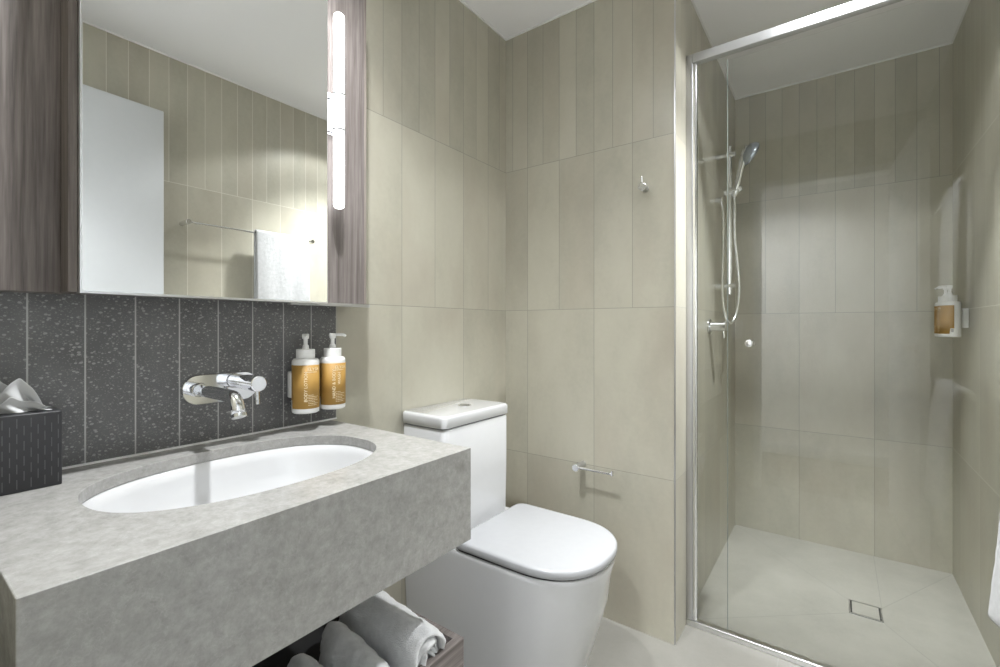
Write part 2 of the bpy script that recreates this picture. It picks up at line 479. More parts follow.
# hall outside the door
struct('floor_hall', box(-1.5, 1.4, HALL_Y - 0.1, YE - 0.12, -0.08, 0), 'carpet')
struct('wall_hall', box(-1.5, 1.4, HALL_Y - 0.1, HALL_Y, 0, 2.4), 'hall_paint')
struct('wall_hall_left', box(-1.6, -1.5, HALL_Y - 0.1, YE - 0.11, 0, 2.4), 'hall_paint')
struct('wall_hall_right', box(1.4, 1.5, HALL_Y - 0.1, YE - 0.11, 0, 2.4), 'hall_paint')
struct('ceiling_hall', box(-1.6, 1.5, HALL_Y - 0.1, YE - 0.11, ZC + 0.051, 2.5), 'paint')
bm = box(-1.5, DX0 - 0.036, YE - 0.13, YE - 0.111, 0, 2.4)
box(DX1 + 0.036, 1.4, YE - 0.13, YE - 0.111, 0, 2.4, bm); box(DX0 - 0.036, DX1 + 0.036, YE - 0.13, YE - 0.111, DZ + 0.04, 2.4, bm)
struct('wall_hall_front', bm, 'hall_paint')
struct('baseboard_hall', box(-1.5, 1.4, HALL_Y, HALL_Y + 0.014, 0, 0.085), 'white_paint', bevel=0.003)
# dark tiled splashback
struct('wall_left_splashback', box(XL, XL + 0.0015, YE, 0.7917, 0.8287, 1.17), 'terrazzo')
# sealant bead at the foot of the splashback
struct('trim_4', box(XL + 0.0015, XL + 0.0045, 0.09, 0.7917, 0.8287, 0.8325), 'white_trim')

# door leaf, open against the right wall
a = math.atan2(0.044, 0.69)
d = bpy.data.objects.new('door_1', None); C.objects.link(d)
d.location = (0.262, 0.052, 0.008); d.rotation_euler = (0, 0, -a); d['kind'] = 'structure'
def door_part(n, bm, m, **k):
    o = obj(n, bm, m, **k); o.parent = d; o.matrix_parent_inverse = Matrix(); return o
door_part('door_leaf', box(0, 0.036, 0, 0.715, 0, 2.02), 'white_paint', bevel=0.002)
bm = rod((0, 0.655, 0.985), (-0.012, 0.655, 0.985), 0.026, 28)
rod((-0.010, 0.655, 0.985), (-0.05, 0.655, 0.985), 0.009, 16, bm)
tube(catmull([(-0.046, 0.660, 0.985), (-0.05, 0.60, 0.985), (-0.05, 0.50, 0.985)], 6), 0.008, 14, bm)
door_part('door_handle', bm, 'satin', smooth=False)
bm = rod((-0.002, 0.655, 0.90), (-0.008, 0.655, 0.90), 0.02, 24)
door_part('privacy_lock', bm, 'satin')
# light switch on the door wall
t = thing('light_switch', 'white vertical light switch plate mirrored in the shower glass left of the doorway', 'switch', (-0.551, YE, 1.07))
obj('switch_plate', box(-0.588, -0.513, YE, YE + 0.007, 1.008, 1.136), 'plastic', t, bevel=0.003)
for z in (1.05, 1.094): obj('rocker', box(-0.558, -0.543, YE + 0.007, YE + 0.011, z - 0.009, z + 0.009), 'plastic', t, bevel=0.001)

# ------------------------------------------------------------------ ceiling downlights
for x, y, z, beams, lb in DOWNLIGHTS:
    t = thing('downlight', lb, 'ceiling light', (x, y, z))
    bm = lathe([(0.032, 0.0), (0.046, 0.0), (0.045, -0.004), (0.034, -0.005), (0.032, 0.0)], (x, y, z), seg=32)
    obj('trim_ring', bm, 'plastic', t)
    obj('lens', lathe([(0.0, -0.0015), (0.031, -0.0015), (0.031, -0.0005), (0.0, -0.0005)], (x, y, z), seg=32), 'lens', t)

# ------------------------------------------------------------------ vanity
XF, CZ, CB, CY0, CY1 = -0.6405, 0.8287, 0.630, 0.0855, 0.774
BX, BY, BA, BB, BN = -0.905, 0.4375, 0.168, 0.248, 2.35
t = thing('vanity_counter', 'grey stone vanity counter with deep front apron and oval basin', 'vanity', ((XL + XF) / 2, 0.43, CB))
def basin_pt(s, a, z, n=BN):
    c, q = math.cos(a), math.sin(a)
    return (BX + s * BA * math.copysign(abs(c) ** (2 / n), c), BY + s * BB * math.copysign(abs(q) ** (2 / n), q), z)
N = 96
bm = bmesh.new()
def rect_pt(a):
    dx, dy = math.cos(a) * BA, math.sin(a) * BB
    x0, x1, y0, y1 = XL, XF, CY0, CY1
    tx = ((x1 if dx > 0 else x0) - BX) / dx if abs(dx) > 1e-9 else 1e9
    ty = ((y1 if dy > 0 else y0) - BY) / dy if abs(dy) > 1e-9 else 1e9
    k = min(tx, ty); return BX + dx * k, BY + dy * k
angs = [2 * PI * k / N for k in range(N)]
for cx, cy in ((XL, CY0), (XF, CY0), (XF, CY1), (XL, CY1)):      # exact corners
    ca = math.atan2((cy - BY) / BB, (cx - BX) / BA) % (2 * PI)
    j = min(range(N), key=lambda i: abs((angs[i] - ca + PI) % (2 * PI) - PI)); angs[j] = ca
TH = 0.022
it = [bm.verts.new(basin_pt(1, a_, CZ)) for a_ in angs]
ib = [bm.verts.new(basin_pt(1, a_, CZ - TH)) for a_ in angs]
orect = [rect_pt(a_) for a_ in angs]
def inset(p, q=0.02): return (XL + q + (p[0] - XL) / (XF - XL) * (XF - XL - 2 * q), CY0 + q + (p[1] - CY0) / (CY1 - CY0) * (CY1 - CY0 - 2 * q))
ot = [bm.verts.new((*p_, CZ)) for p_ in orect]
ob = [bm.verts.new((*p_, CB)) for p_ in orect]
ic = [bm.verts.new((*inset(p_), CB)) for p_ in orect]
iu = [bm.verts.new((*inset(p_), CZ - TH)) for p_ in orect]
seq = [it, ot, ob, ic, iu, ib, it]
for r0_, r1_ in zip(seq, seq[1:]):
    for k in range(N):
        j = (k + 1) % N
        bm.faces.new((r0_[k], r0_[j], r1_[j], r1_[k]))
bmesh.ops.remove_doubles(bm, verts=bm.verts, dist=1e-5)
top = obj('stone_top', bm, 'stone', t)
md = top.modifiers.new('bevel', 'BEVEL'); md.width = 0.0012; md.segments = 2; md.limit_method = 'ANGLE'; md.angle_limit = math.radians(50)
rings = []
prof = [(1.03, -TH - 0.0003), (1.012, -TH - 0.0003), (1.0, -TH - 0.0015), (0.975, -0.045), (0.94, -0.08), (0.88, -0.112), (0.78, -0.132), (0.60, -0.143), (0.35, -0.148), (0.13, -0.150)]
for s_, dz in prof: rings.append([basin_pt(s_, a_, CZ + dz, BN - (1 - min(s_, 1)) * 0.4) for a_ in [2 * PI * k / N for k in range(N)]])
obj('basin', loft(rings, cap0=False, cap1=True), 'basin_glaze', t, smooth=True)
obj('basin_waste', lathe([(0.0, 0.006), (0.02, 0.005), (0.026, 0.001), (0.026, -0.004)], (BX, BY, CZ - 0.150)), 'chrome', t, smooth=True)

# wooden towel shelf under the vanity
DXF, DY0, DY1, DT = -0.659, 0.095, 0.772, 0.411
t = thing('towel_shelf', 'dark wood open shelf box holding rolled towels below the vanity', 'shelf', ((XL + DXF) / 2, 0.43, 0.30))
obj('front_panel', box(DXF - 0.018, DXF, DY0, DY1, 0.285, DT), 'wood_y', t, bevel=0.0015)
for y in (DY0, DY1 - 0.018):
    obj('side_panel', box(XL + 0.001, DXF - 0.018, y, y + 0.018, 0.285, DT), 'wood_y', t, bevel=0.001)
obj('base_panel', box(XL + 0.001, DXF - 0.018, DY0 + 0.018, DY1 - 0.018, 0.285, 0.303), 'dark', t)
obj('back_panel', box(XL + 0.001, XL + 0.016, DY0 + 0.018, DY1 - 0.018, 0.303, 0.43), 'wood_y', t)
for x, y in ((XL + 0.03, DY0 + 0.03), (XL + 0.03, DY1 - 0.03)):
    obj('hanger_bracket', box(x - 0.02, x + 0.02, y - 0.004, y + 0.004, 0.40, 0.629), 'steel', t)
obj('finger_pull', box(DXF - 0.001, DXF + 0.0015, 0.60, 0.735, 0.352, 0.356), 'dark', t)

# rolled towels
def rolled_towel(name, cx0, cx1, cy, cz, r, squash, turns, label, tilt=0.0, seed=1):
    rnd = random.Random(seed)
    t = thing(name, label, 'towel', ((cx0 + cx1) / 2, cy, cz - r * squash), 'rolled towels on the vanity shelf')
    NS, NT = 26 * turns, 14
    bm = bmesh.new(); g = []
    r0 = 0.010; ph = -1.9
    for i in range(NS + 1):
        f = i / NS
        a = 2 * PI * turns * f + ph; rr = r0 + (r - 0.006 - r0) * f
        row = []
        for j in range(NT + 1):
            h = j / NT
            endp = min(h, 1 - h)
            k = 1 - 0.10 * max(0, 0.12 - endp) / 0.12
            wob = 1 + 0.035 * math.sin(3 * a + 5 * h + ph) * f + 0.02 * math.sin(7 * h * PI + a)
            x = cx0 + (cx1 - cx0) * h + (0.010 * math.sin(2.3 * a) + 0.014 * (f - 0.5)) * (1 if h > 0.5 else -1) * min(1, abs(h - .5) * 2)
            yy = cy + rr * k * wob * math.cos(a) + tilt * (h - 0.5)
            zz = cz + max(-r * squash, rr * k * wob * math.sin(a) * squash)
            row.append(bm.verts.new((x, yy, zz)))
        g.append(row)
    for i in range(NS):
        for j in range(NT): bm.faces.new((g[i][j], g[i + 1][j], g[i + 1][j + 1], g[i][j + 1]))
    o = obj('terry_roll', bm, 'towel_roll', t, smooth=True, solid=0.0085, sub=1)
    tex = bpy.data.textures.new('terry', 'CLOUDS'); tex.noise_scale = 0.02
    md = o.modifiers.new('fluff', 'DISPLACE'); md.texture = tex; md.strength = 0.009; md.mid_level = 0.5
    return t
rolled_towel('rolled_towel', -0.955, -0.672, 0.698, 0.396, 0.055, 1.58, 4, 'large white rolled towel nearest the toilet on the wooden shelf', -0.03, 3)
rolled_towel('rolled_towel', -0.90, -0.69, 0.596, 0.380, 0.047, 1.48, 3, 'small white rolled towel in the middle beside the large roll', -0.03, 5)
rolled_towel('rolled_towel', -0.88, -0.69, 0.505, 0.374, 0.043, 1.50, 3, 'small white rolled towel farthest from the toilet on the shelf', -0.03, 8)

# ------------------------------------------------------------------ wall mixer tap
FY, FZ, HY, HZ = 0.416, 0.9555, 0.5027, 0.9645
t = thing('basin_mixer', 'chrome wall mixer with curved spout and cylinder handle above the basin', 'tap', (XL + 0.0015, 0.485, 0.9))
PR = 0.0335; PC0, PC1 = 0.438, 0.534
W0, W1 = XL + 0.0015, XL + 0.008
def stad(x, r):
    pts = []
    for k in range(25):
        a_ = PI / 2 + PI * k / 24; pts.append((x, PC0 + r * math.cos(a_), 0.9505 + r * math.sin(a_)))
    for k in range(25):
        a_ = -PI / 2 + PI * k / 24; pts.append((x, PC1 + r * math.cos(a_), 0.9505 + r * math.sin(a_)))
    return pts
obj('backplate', loft([stad(W0, PR), stad(W1 - 0.0015, PR), stad(W1, PR - 0.0015)]), 'chrome', t)
b = obj('spout_collar', rod((W1 - 0.001, 0.428, 0.9540), (W1 + 0.030, 0.428, 0.9540), 0.0155, 32, ch=0.0015), 'chrome', t)
sx = W1 + 0.028
path = [(sx, 0.428, 0.954), (sx + 0.05, 0.428, 0.954), (sx + 0.11, 0.428, 0.954), (sx + 0.148, 0.428, 0.953)]
for k in range(1, 7):
    a_ = k / 6 * math.radians(72); path.append((sx + 0.148 + 0.026 * math.sin(a_), 0.428, 0.953 - 0.026 * (1 - math.cos(a_))))
lx, _, lz = path[-1]
path.append((lx + 0.007, 0.428, lz - 0.016))
sp = obj('spout', tube(path, 0.0128, 28), 'chrome', t, smooth=True)
dirv = (Vector(path[-1]) - Vector(path[-2])).normalized()
obj('aerator', rod(Vector(path[-1]) - dirv * 0.002, Vector(path[-1]) + dirv * 0.004, 0.0136, 24), 'satinchrome', t)
obj('handle_collar', rod((W1 - 0.001, HY + 0.024, HZ - 0.003), (W1 + 0.030, HY + 0.024, HZ - 0.003), 0.0168, 36, ch=0.0015), 'chrome', t)
obj('handle_body', rod((W1 + 0.031, HY + 0.024, HZ - 0.003), (W1 + 0.088, HY + 0.024, HZ - 0.003), 0.0180, 36, ch=0.002), 'chrome', t)
obj('lever_pin', rod((W1 + 0.078, HY + 0.024, HZ - 0.018), (W1 + 0.080, HY + 0.024, HZ - 0.050), 0.0052, 16, ch=0.0006), 'chrome', t)

# ------------------------------------------------------------------ pump bottles
def text_mesh(body, size):
    cu = bpy.data.curves.new('t', 'FONT'); cu.body = body; cu.size = size; cu.resolution_u = 2
    cu.align_x = 'LEFT'
    o = bpy.data.objects.new('t', cu); C.objects.link(o)
    dg = bpy.context.evaluated_depsgraph_get(); dg.update()
    me = bpy.data.meshes.new_from_object(o.evaluated_get(dg))
    bpy.data.objects.remove(o); bpy.data.curves.remove(cu)
    return me
def bottle(name, label, bx, by, bz, face, lines, pump_dir, group):
    """face = angle (rad) the label faces; built round the axis (bx,by)"""
    R = 0.0328
    t = thing(name, label, 'bottle', (bx, by, bz), group)
    L = (bx, by, bz)
    obj('bottle_body', lathe([(0.0, 0.0), (0.0285, 0.0), (0.032, 0.002), (R, 0.006), (R, 0.127), (0.032, 0.133), (0.0285, 0.1372), (0.020, 0.1375), (0.0, 0.1375)], L, seg=48), 'plastic', t, smooth=True)
    # label: open cylinder strip with a notch
    bm = bmesh.new(); r = R + 0.0004; n = 56; a0, a1 = math.radians(-108), math.radians(104)
    cols = []
    for k in range(n + 1):
        a_ = a0 + (a1 - a0) * k / n
        lo = 0.034 if (a1 - a_) < math.radians(20) or (a_ - a0) < math.radians(10) else 0.013
        cols.append([bm.verts.new((bx + r * math.cos(face + a_), by + r * math.sin(face + a_), bz + h)) for h in (lo, 0.122)])
    for p, q in zip(cols, cols[1:]): bm.faces.new((p[0], q[0], q[1], p[1]))
    obj('label_wrap', bm, 'amber', t, smooth=True, solid=0.0004)
    # barcode patch
    bm = bmesh.new()
    for row in range(3):
        r2 = R + 0.0004; z0 = bz + 0.020 + row * 0.004
        aa, ab = face + math.radians(88), face + math.radians(101)
        vs = [(aa, z0), (ab, z0), (ab, z0 + 0.0026), (aa, z0 + 0.0026)]
        bm.faces.new([bm.verts.new((bx + r2 * math.cos(p), by + r2 * math.sin(p), z)) for p, z in vs])
    obj('barcode', bm, 'greyprint', t)
    # lettering bent round the bottle
    bm = bmesh.new(); r3 = R + 0.0009
    def put(body, size, ang, z, rot):
        me = text_mesh(body, size)
        b2 = bmesh.new(); b2.from_mesh(me); bpy.data.meshes.remove(me)
        bmesh.ops.triangulate(b2, faces=b2.faces)
        vm = {}
        for v in b2.verts:
            u, h = (v.co.x, v.co.y) if not rot else (-v.co.y, v.co.x)
            a_ = face + math.radians(ang) + u / r3
            vm[v.index] = bm.verts.new((bx + r3 * math.cos(a_), by + r3 * math.sin(a_), bz + z + h))
        for f in b2.faces:
            try: bm.faces.new([vm[v.index] for v in f.verts])
            except ValueError: pass
        b2.free()
    put('ELYSIA', 0.0115, -24, 0.108, False)
    for ln_, ang, z, size in lines: put(ln_, size, ang, z, True)
    # the fine print, too small to read: thin rules of print
    for k in range(7):
        z = bz + 0.021 + k * 0.0042; ln2 = (46, 52, 38, 50, 44, 52, 30)[k]
        for s_ in range(ln2 // 8):
            aa = face + math.radians(-20 + s_ * 8); ab = aa + math.radians(6)
            bm.faces.new([bm.verts.new((bx + r3 * math.cos(p), by + r3 * math.sin(p), q)) for p, q in ((aa, z), (ab, z), (ab, z + 0.0011), (aa, z + 0.0011))])
    aa, ab = face + math.radians(-24), face + math.radians(20)
    for s_ in range(6):
        p0 = aa + (ab - aa) * s_ / 6; p1 = p0 + (ab - aa) / 7.5
        bm.faces.new([bm.verts.new((bx + r3 * math.cos(p), by + r3 * math.sin(p), q)) for p, q in ((p0, bz + 0.1035), (p1, bz + 0.1035), (p1, bz + 0.105), (p0, bz + 0.105))])
    obj('lettering', bm, 'letter', t)
    obj('pump_collar', lathe([(0.0, 0.1375), (0.0215, 0.1375), (0.0225, 0.139), (0.0225, 0.1595), (0.0215, 0.161), (0.010, 0.1615), (0.0, 0.1615)], L, seg=36), 'plastic', t, smooth=False)
    bm = lathe([(0.0, 0.1615), (0.0085, 0.1615), (0.0075, 0.170), (0.005, 0.1725), (0.005, 0.186), (0.0078, 0.188), (0.0085, 0.1935), (0.0085, 0.199), (0.007, 0.2005), (0.0, 0.2005)], L, seg=24)
    obj('pump_head', bm, 'plastic', t)
    dx, dy = math.cos(pump_dir), math.sin(pump_dir)
    P = [(bx + dx * s_, by + dy * s_, bz + h) for s_, h in ((0.0, 0.1965), (0.014, 0.1970), (0.028, 0.1962), (0.034, 0.1925))]
    obj('pump_nozzle', tube(catmull(P, 4), 0.0036, 12), 'plastic', t, smooth=True)
    return t
DBX = XL + 0.058
bl = [('BODY LOTION', -24, 0.030, 0.0112)]
hw = [('HAND & BODY', -22, 0.030, 0.0112), ('WASH', 2, 0.066, 0.0112)]
gp = 'pump bottles held in wall brackets'
bottle('pump_bottle', 'amber-labelled white pump bottle on dark tiles, reading BODY LOTION', DBX, 0.663, 0.873, 0.0, bl, -0.45, gp)
bottle('pump_bottle', 'amber-labelled white pump bottle on dark tiles, reading HAND & BODY WASH', DBX, 0.7414, 0.873, 0.0, hw, 0.95, gp)
RBX = XR - 0.058
bottle('pump_bottle', 'amber-labelled white pump bottle in the shower, nearer the shower door', RBX, 2.462, 1.051, PI, hw, PI + 0.1, gp)
bottle('pump_bottle', 'amber-labelled white pump bottle in the shower, nearer the rear tiled corner', RBX, 2.541, 1.051, PI, bl, PI - 0.5, gp)
def bracket(label, xw, sgn, y0, y1, z0, z1, ys):
    t = thing('bottle_bracket', label, 'bracket', (xw, (y0 + y1) / 2, z0))
    a_, b_ = sorted((xw, xw + sgn * 0.019))
    obj('bracket_plate', box(a_, b_, y0, y1, z0, z1), 'plastic', t, bevel=0.004)
    for y in ys:
        a_, b_ = sorted((xw + sgn * 0.018, xw + sgn * 0.0236))
        obj('bracket_clip', box(a_, b_, y - 0.012, y + 0.012, z0 + 0.01, z1 - 0.01), 'plastic', t, bevel=0.002)
bracket('white wall bracket behind the two bottles on dark tiles', XL + 0.0015, 1, 0.645, 0.760, 0.907, 0.976, (0.663, 0.7414))
bracket('white wall bracket behind the two bottles in the shower', XR, -1, 2.487, 2.60, 1.086, 1.163, (2.50, 2.541))

# ------------------------------------------------------------------ mirror cabinet
CXF = -1.03
ZT = 2.02; ZB = 1.149
MY0, MY1, CY_R, CY_L = 0.2132, 0.683, 0.835, YE + 0.002
SXF = -1.075                                  # wood strip stands behind the mirror plane
t = thing('mirror_cabinet', 'wall mirror cabinet with dark wood doors above the vanity', 'cabinet', ((XL + CXF) / 2, 0.42, ZB))
obj('carcass', box(XL + 0.0016, SXF - 0.0215, MY0, CY_R - 0.002, ZB + 0.004, ZT), 'wood', t)
obj('mirror_backing', box(SXF - 0.021, CXF - 0.0215, MY0, MY1 - 0.031, ZB + 0.001, ZT), 'wood', t)
obj('wood_side_cabinet', box(XL + 0.0016, -1.094, CY_L, MY0 - 0.012, ZB + 0.002, ZT), 'wood', t, bevel=0.001)
obj('side_reveal', box(XL + 0.0016, -1.046, MY0 - 0.012, MY0 - 0.0005, ZB + 0.002, ZT), 'wood', t)
obj('wood_door', box(SXF - 0.021, SXF, MY1 - 0.03, CY_R - 0.008, ZB, ZT), 'wood', t)
obj('edge_band', box(SXF - 0.021, SXF - 0.0003, CY_R - 0.008, CY_R, ZB, ZT), 'wood_edge', t)
fr = obj('mirror_frame', box(CXF - 0.021, CXF - 0.0012, MY0, MY1, ZB, ZT), 'satin', t)
obj('mirror_glass', box(CXF - 0.0012, CXF + 0.0006, MY0 + 0.003, MY1 - 0.003, ZB + 0.004, ZT - 0.003), 'mirror', fr)
obj('underside_rail', box(-1.07, -1.055, 0.60, CY_R - 0.004, ZB - 0.004, ZB + 0.004), 'steel', t)

# tube light
TX, TY, TR = -1.047, 0.7265, 0.0140
t = thing('tube_light', 'lit white vertical tube light on the wood strip beside the mirror', 'light', (SXF, TY, 1.62))
bm = lathe([(0.0, 0.0), (0.009, 0.001), (TR - 0.001, 0.005), (TR, 0.010), (TR, 0.498), (TR - 0.001, 0.503), (0.009, 0.507), (0.0, 0.508)], (TX, TY, 1.399), seg=32)
obj('lamp_tube', bm, 'tube', t, smooth=True)
obj('mount_plate', box(SXF, SXF + 0.006, TY - 0.022, TY + 0.022, 1.594, 1.703), 'chrome', t, bevel=0.001)
for z in (1.600, 1.692):
    obj('collar', lathe([(TR + 0.0002, 0), (TR + 0.002, 0), (TR + 0.002, 0.005), (TR + 0.0002, 0.005), (TR + 0.0002, 0)], (TX, TY, z), seg=32), 'steel', t)
    obj('arm', box(SXF + 0.005, TX - TR, TY - 0.003, TY + 0.005, z, z + 0.006), 'chrome', t)

# ------------------------------------------------------------------ tissue box
t = thing('tissue_box', 'black stitched tissue box with white tissue on the counter corner', 'box', (-1.093, 0.12, CZ))
bxx0, bxx1, by0, by1, bz1 = -1.143, -1.045, 0.048 + 0.04, 0.194, 0.952
bm = box(bxx0, bxx1, by0, by1, CZ + 0.0003, bz1)
obj('box_body', bm, 'blackbox', t, bevel=0.002)
bm = bmesh.new()
cols = 13
for k in range(cols):
    y = by0 + 0.005 + k * (by1 - by0 - 0.010) / (cols - 1)
    z = CZ + 0.006 + (0.012 if k % 2 else 0)
    while z < bz1 - 0.012:
        box(bxx1 - 0.0001, bxx1 + 0.0004, y - 0.0005, y + 0.0005, z, min(z + 0.015, bz1 - 0.004), bm); z += 0.024
obj('stitching', bm, 'stitch', t)
obj('slot', box(-1.115, -1.073, 0.10, 0.182, bz1 - 0.0005, bz1 + 0.0004), 'dark', t)
bm = bmesh.new(); nn = 28; mm = 8
# a gathered sheet pulled up through the slot: two overlapping pointed folds
for (ya, yb, yp, hp, xo, ph) in ((0.104, 0.178, 0.150, 0.054, -1.085, 0.3), (0.104, 0.182, 0.132, 0.022, -1.068, 1.7), (0.096, 0.165, 0.125, 0.050, -1.104, 2.6)):
    g = []
    for i in range(nn + 1):
        u = i / nn; y = ya + (yb - ya) * u
        tri = u * (yb - ya) / (yp - ya) if y < yp else (yb - y) / (yb - yp)
        hgt = 0.004 + hp * max(0.0, min(1.0, tri)) ** 0.85 + 0.002 * math.sin(17 * u + ph)
        row = []
        for j in range(mm + 1):
            v = j / mm
            row.append(bm.verts.new((xo + 0.006 * math.sin(13 * u + 2.5 * v + ph) + 0.012 * (v - 0.5) * v, y + 0.004 * math.sin(6 * v + ph), bz1 + 0.0006 + hgt * v)))
        g.append(row)
    for i in range(nn):
        for j in range(mm): bm.faces.new((g[i][j], g[i + 1][j], g[i + 1][j + 1], g[i][j + 1]))
obj('tissue', bm, 'tissue', t, smooth=True, solid=0.0008, sub=1)

# ------------------------------------------------------------------ toilet
TYC = 1.222
t = thing('toilet', 'white back-to-wall toilet with closed lid and close-coupled cistern', 'toilet', (-0.83, TYC, 0))
def dshape(xb, xf, hw, z, yc=TYC, n=40, k=1.02, e=2.25, rb=0.02):
    """D outline: square back with small rounded corners, rounded front"""
    pts = []
    xs = xf - hw * k
    for i in range(n + 1):
        a_ = -PI / 2 + PI * i / n
        c, s_ = math.cos(a_), math.sin(a_)
        pts.append((xs + (xf - xs) * math.copysign(abs(c) ** (2 / e), c), yc + hw * math.copysign(abs(s_) ** (2 / e), s_), z))
    for i in range(7):
        a_ = PI / 2 + PI / 2 * i / 6
        pts.append((xb + rb + rb * math.cos(a_), yc + hw - rb + rb * math.sin(a_), z))
    for i in range(7):
        a_ = PI + PI / 2 * i / 6
        pts.append((xb + rb + rb * math.cos(a_), yc - hw + rb + rb * math.sin(a_), z))
    return pts
B = XL + 0.002
pan = [(0.0, -0.622, 0.157), (0.012, -0.618, 0.159), (0.10, -0.588, 0.1665), (0.20, -0.558, 0.1735), (0.30, -0.531, 0.179), (0.37, -0.523, 0.1805), (0.405, -0.514, 0.183), (0.418, -0.5135, 0.183), (0.4215, -0.516, 0.181)]
obj('pan', loft([dshape(B, xf, hw, z, rb=0.012) for z, xf, hw in pan]), 'ceramic', t, smooth=True)
LB = -0.935
def lidloft(z0, z1, grow=0.0):
    prof = [(z0, -0.003), (z0 + 0.002, -0.0005), (z0 + 0.008, 0.001), (z1 - 0.007, 0.0), (z1 - 0.003, -0.0025), (z1 - 0.0008, -0.007), (z1, -0.014)]
    return loft([dshape(LB - gr, -0.508 + gr + grow, 0.1865 + gr + grow, z, k=1.0, e=2.3, rb=0.03) for z, gr in prof])
obj('seat_gap_shade', loft([dshape(LB + 0.01, -0.5185, 0.1788, z, rb=0.02) for z in (0.4216, 0.4290)]), 'dark', t)  # near-black filler; the shade between pan and lid is put into its colour
obj('lid', lidloft(0.4285, 0.454), 'seat', t, smooth=True)
for y in (TYC - 0.075, TYC + 0.075):
    obj('hinge', rod((LB - 0.008, y - 0.022, 0.436), (LB - 0.008, y + 0.022, 0.436), 0.008, 16), 'satinchrome', t)
CY, CW = 1.2035, 0.1745
XC1 = -0.957
obj('cistern', loft([rrect(B, XC1 - 0.002 + ff, CY - CW + 0.004 - ff, CY + CW - 0.004 + ff, 0.022, z) for z, ff in ((0.415, -0.004), (0.45, -0.002), (0.60, 0.0), (0.771, 0.0), (0.7735, -0.002))]), 'ceramic', t, smooth=True)
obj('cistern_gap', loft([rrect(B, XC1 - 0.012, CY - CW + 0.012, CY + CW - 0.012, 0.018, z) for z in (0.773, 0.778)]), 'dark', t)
lid = obj('cistern_lid', loft([rrect(B, XC1 + gg, CY - CW - gg, CY + CW + gg, 0.022, z) for z, gg in ((0.7775, -0.003), (0.780, 0.0), (0.807, 0.0), (0.812, -0.002), (0.8145, -0.006), (0.815, -0.012))]), 'ceramic', t, smooth=True)
obj('flush_button', lathe([(0.0, 0.0045), (0.017, 0.0045), (0.0195, 0.003), (0.0195, -0.001)], (-1.05, CY + 0.03, 0.815), seg=32), 'steel', lid, smooth=False)
obj('button_ring', lathe([(0.0197, -0.0005), (0.0225, -0.0005), (0.0225, 0.002), (0.0197, 0.003), (0.0197, -0.0005)], (-1.05, CY + 0.03, 0.815), seg=32), 'chrome', lid)
for o in list(C.objects):
    if o.name.startswith(('cistern', 'pan', 'lid')) and o.type == 'MESH':
        md = o.modifiers.new('ws', 'EDGE_SPLIT'); md.split_angle = math.radians(55)

# ------------------------------------------------------------------ paper holder and robe hook on the back wall
t = thing('toilet_roll_holder', 'empty chrome toilet roll holder on the tiled wall beside the toilet', 'holder', (-0.79, YB, 0.56))
obj('post', rod((-0.788, YB, 0.5625), (-0.788, YB - 0.066, 0.5625), 0.0118, 28, ch=0.001), 'steel', t)
obj('post_cap', rod((-0.788, YB - 0.0655, 0.5625), (-0.788, YB - 0.071, 0.5625), 0.0135, 28, ch=0.001), 'satinchrome', t)
obj('holder_arm', tube(catmull([(-0.788, YB - 0.058, 0.5625), (-0.70, YB - 0.058, 0.5625), (-0.648, YB - 0.058, 0.5625)], 6), 0.0052, 14), 'satinchrome', t, smooth=True)
obj('stop_pin', rod((-0.648, YB - 0.058, 0.5575), (-0.648, YB - 0.058, 0.5735), 0.0054, 14), 'chrome', t)
t = thing('robe_hook', 'small round chrome robe hook high on the wall above the toilet', 'hook', (-0.546, YB, 1.58))
obj('hook_post', rod((-0.546, YB, 1.580), (-0.546, YB - 0.036, 1.580), 0.0118, 28, ch=0.001), 'steel', t)
obj('hook_cap', rod((-0.546, YB - 0.034, 1.580), (-0.546, YB - 0.043, 1.580), 0.0142, 28, ch=0.0015), 'satinchrome', t)
obj('hook_pin', rod((-0.546, YB - 0.038, 1.592), (-0.546, YB - 0.040, 1.616), 0.0032, 14, ch=0.0008), 'chrome', t)

# ------------------------------------------------------------------ shower screen
t = thing('shower_screen', 'clear glass shower screen with hinged door and aluminium frame', 'shower screen', ((XN + XR) / 2, YG, 0))
obj('wall_channel', box(XN + 0.0005, XN + 0.022, YG - 0.014, YG + 0.014, 0.022, 2.084), 'steel', t, bevel=0.001)
obj('wall_post', box(XN + 0.022, XN + 0.036, YG - 0.010, YG + 0.010, 0.022, 2.05), 'satinchrome', t, bevel=0.002)
obj('top_rail', box(XN + 0.0225, XR - 0.001, YG - 0.015, YG + 0.015, 2.052, 2.084), 'anodised', t, bevel=0.002)
obj('bottom_track', box(XN + 0.0005, XR - 0.001, YG - 0.014, YG + 0.014, 0.0, 0.020), 'satin', t, bevel=0.002)
obj('glass_panel', box(XN + 0.036, -0.308, YG - 0.003, YG + 0.003, 0.020, 2.052), 'glass', t)
dp = obj('glass_door', box(-0.306, XR - 0.012, YG - 0.003, YG + 0.003, 0.026, 2.028), 'glass', t)
obj('glass_edge', box(-0.3078, -0.3064, YG - 0.0034, YG + 0.0034, 0.026, 2.028), 'glass_rim', t)
obj('knob', lathe([(0.0, -0.034), (0.010, -0.034), (0.0125, -0.032), (0.0125, -0.016), (0.008, -0.011), (0.008, -0.003)], (-0.237, YG, 1.035), axis=(0, 1, 0), seg=28), 'satinchrome', dp, smooth=True)
obj('knob', lathe([(0.0, 0.034), (0.010, 0.034), (0.0125, 0.032), (0.0125, 0.016), (0.008, 0.011), (0.008, 0.003)], (-0.237, YG, 1.035), axis=(0, 1, 0), seg=28), 'chrome', dp, smooth=True)
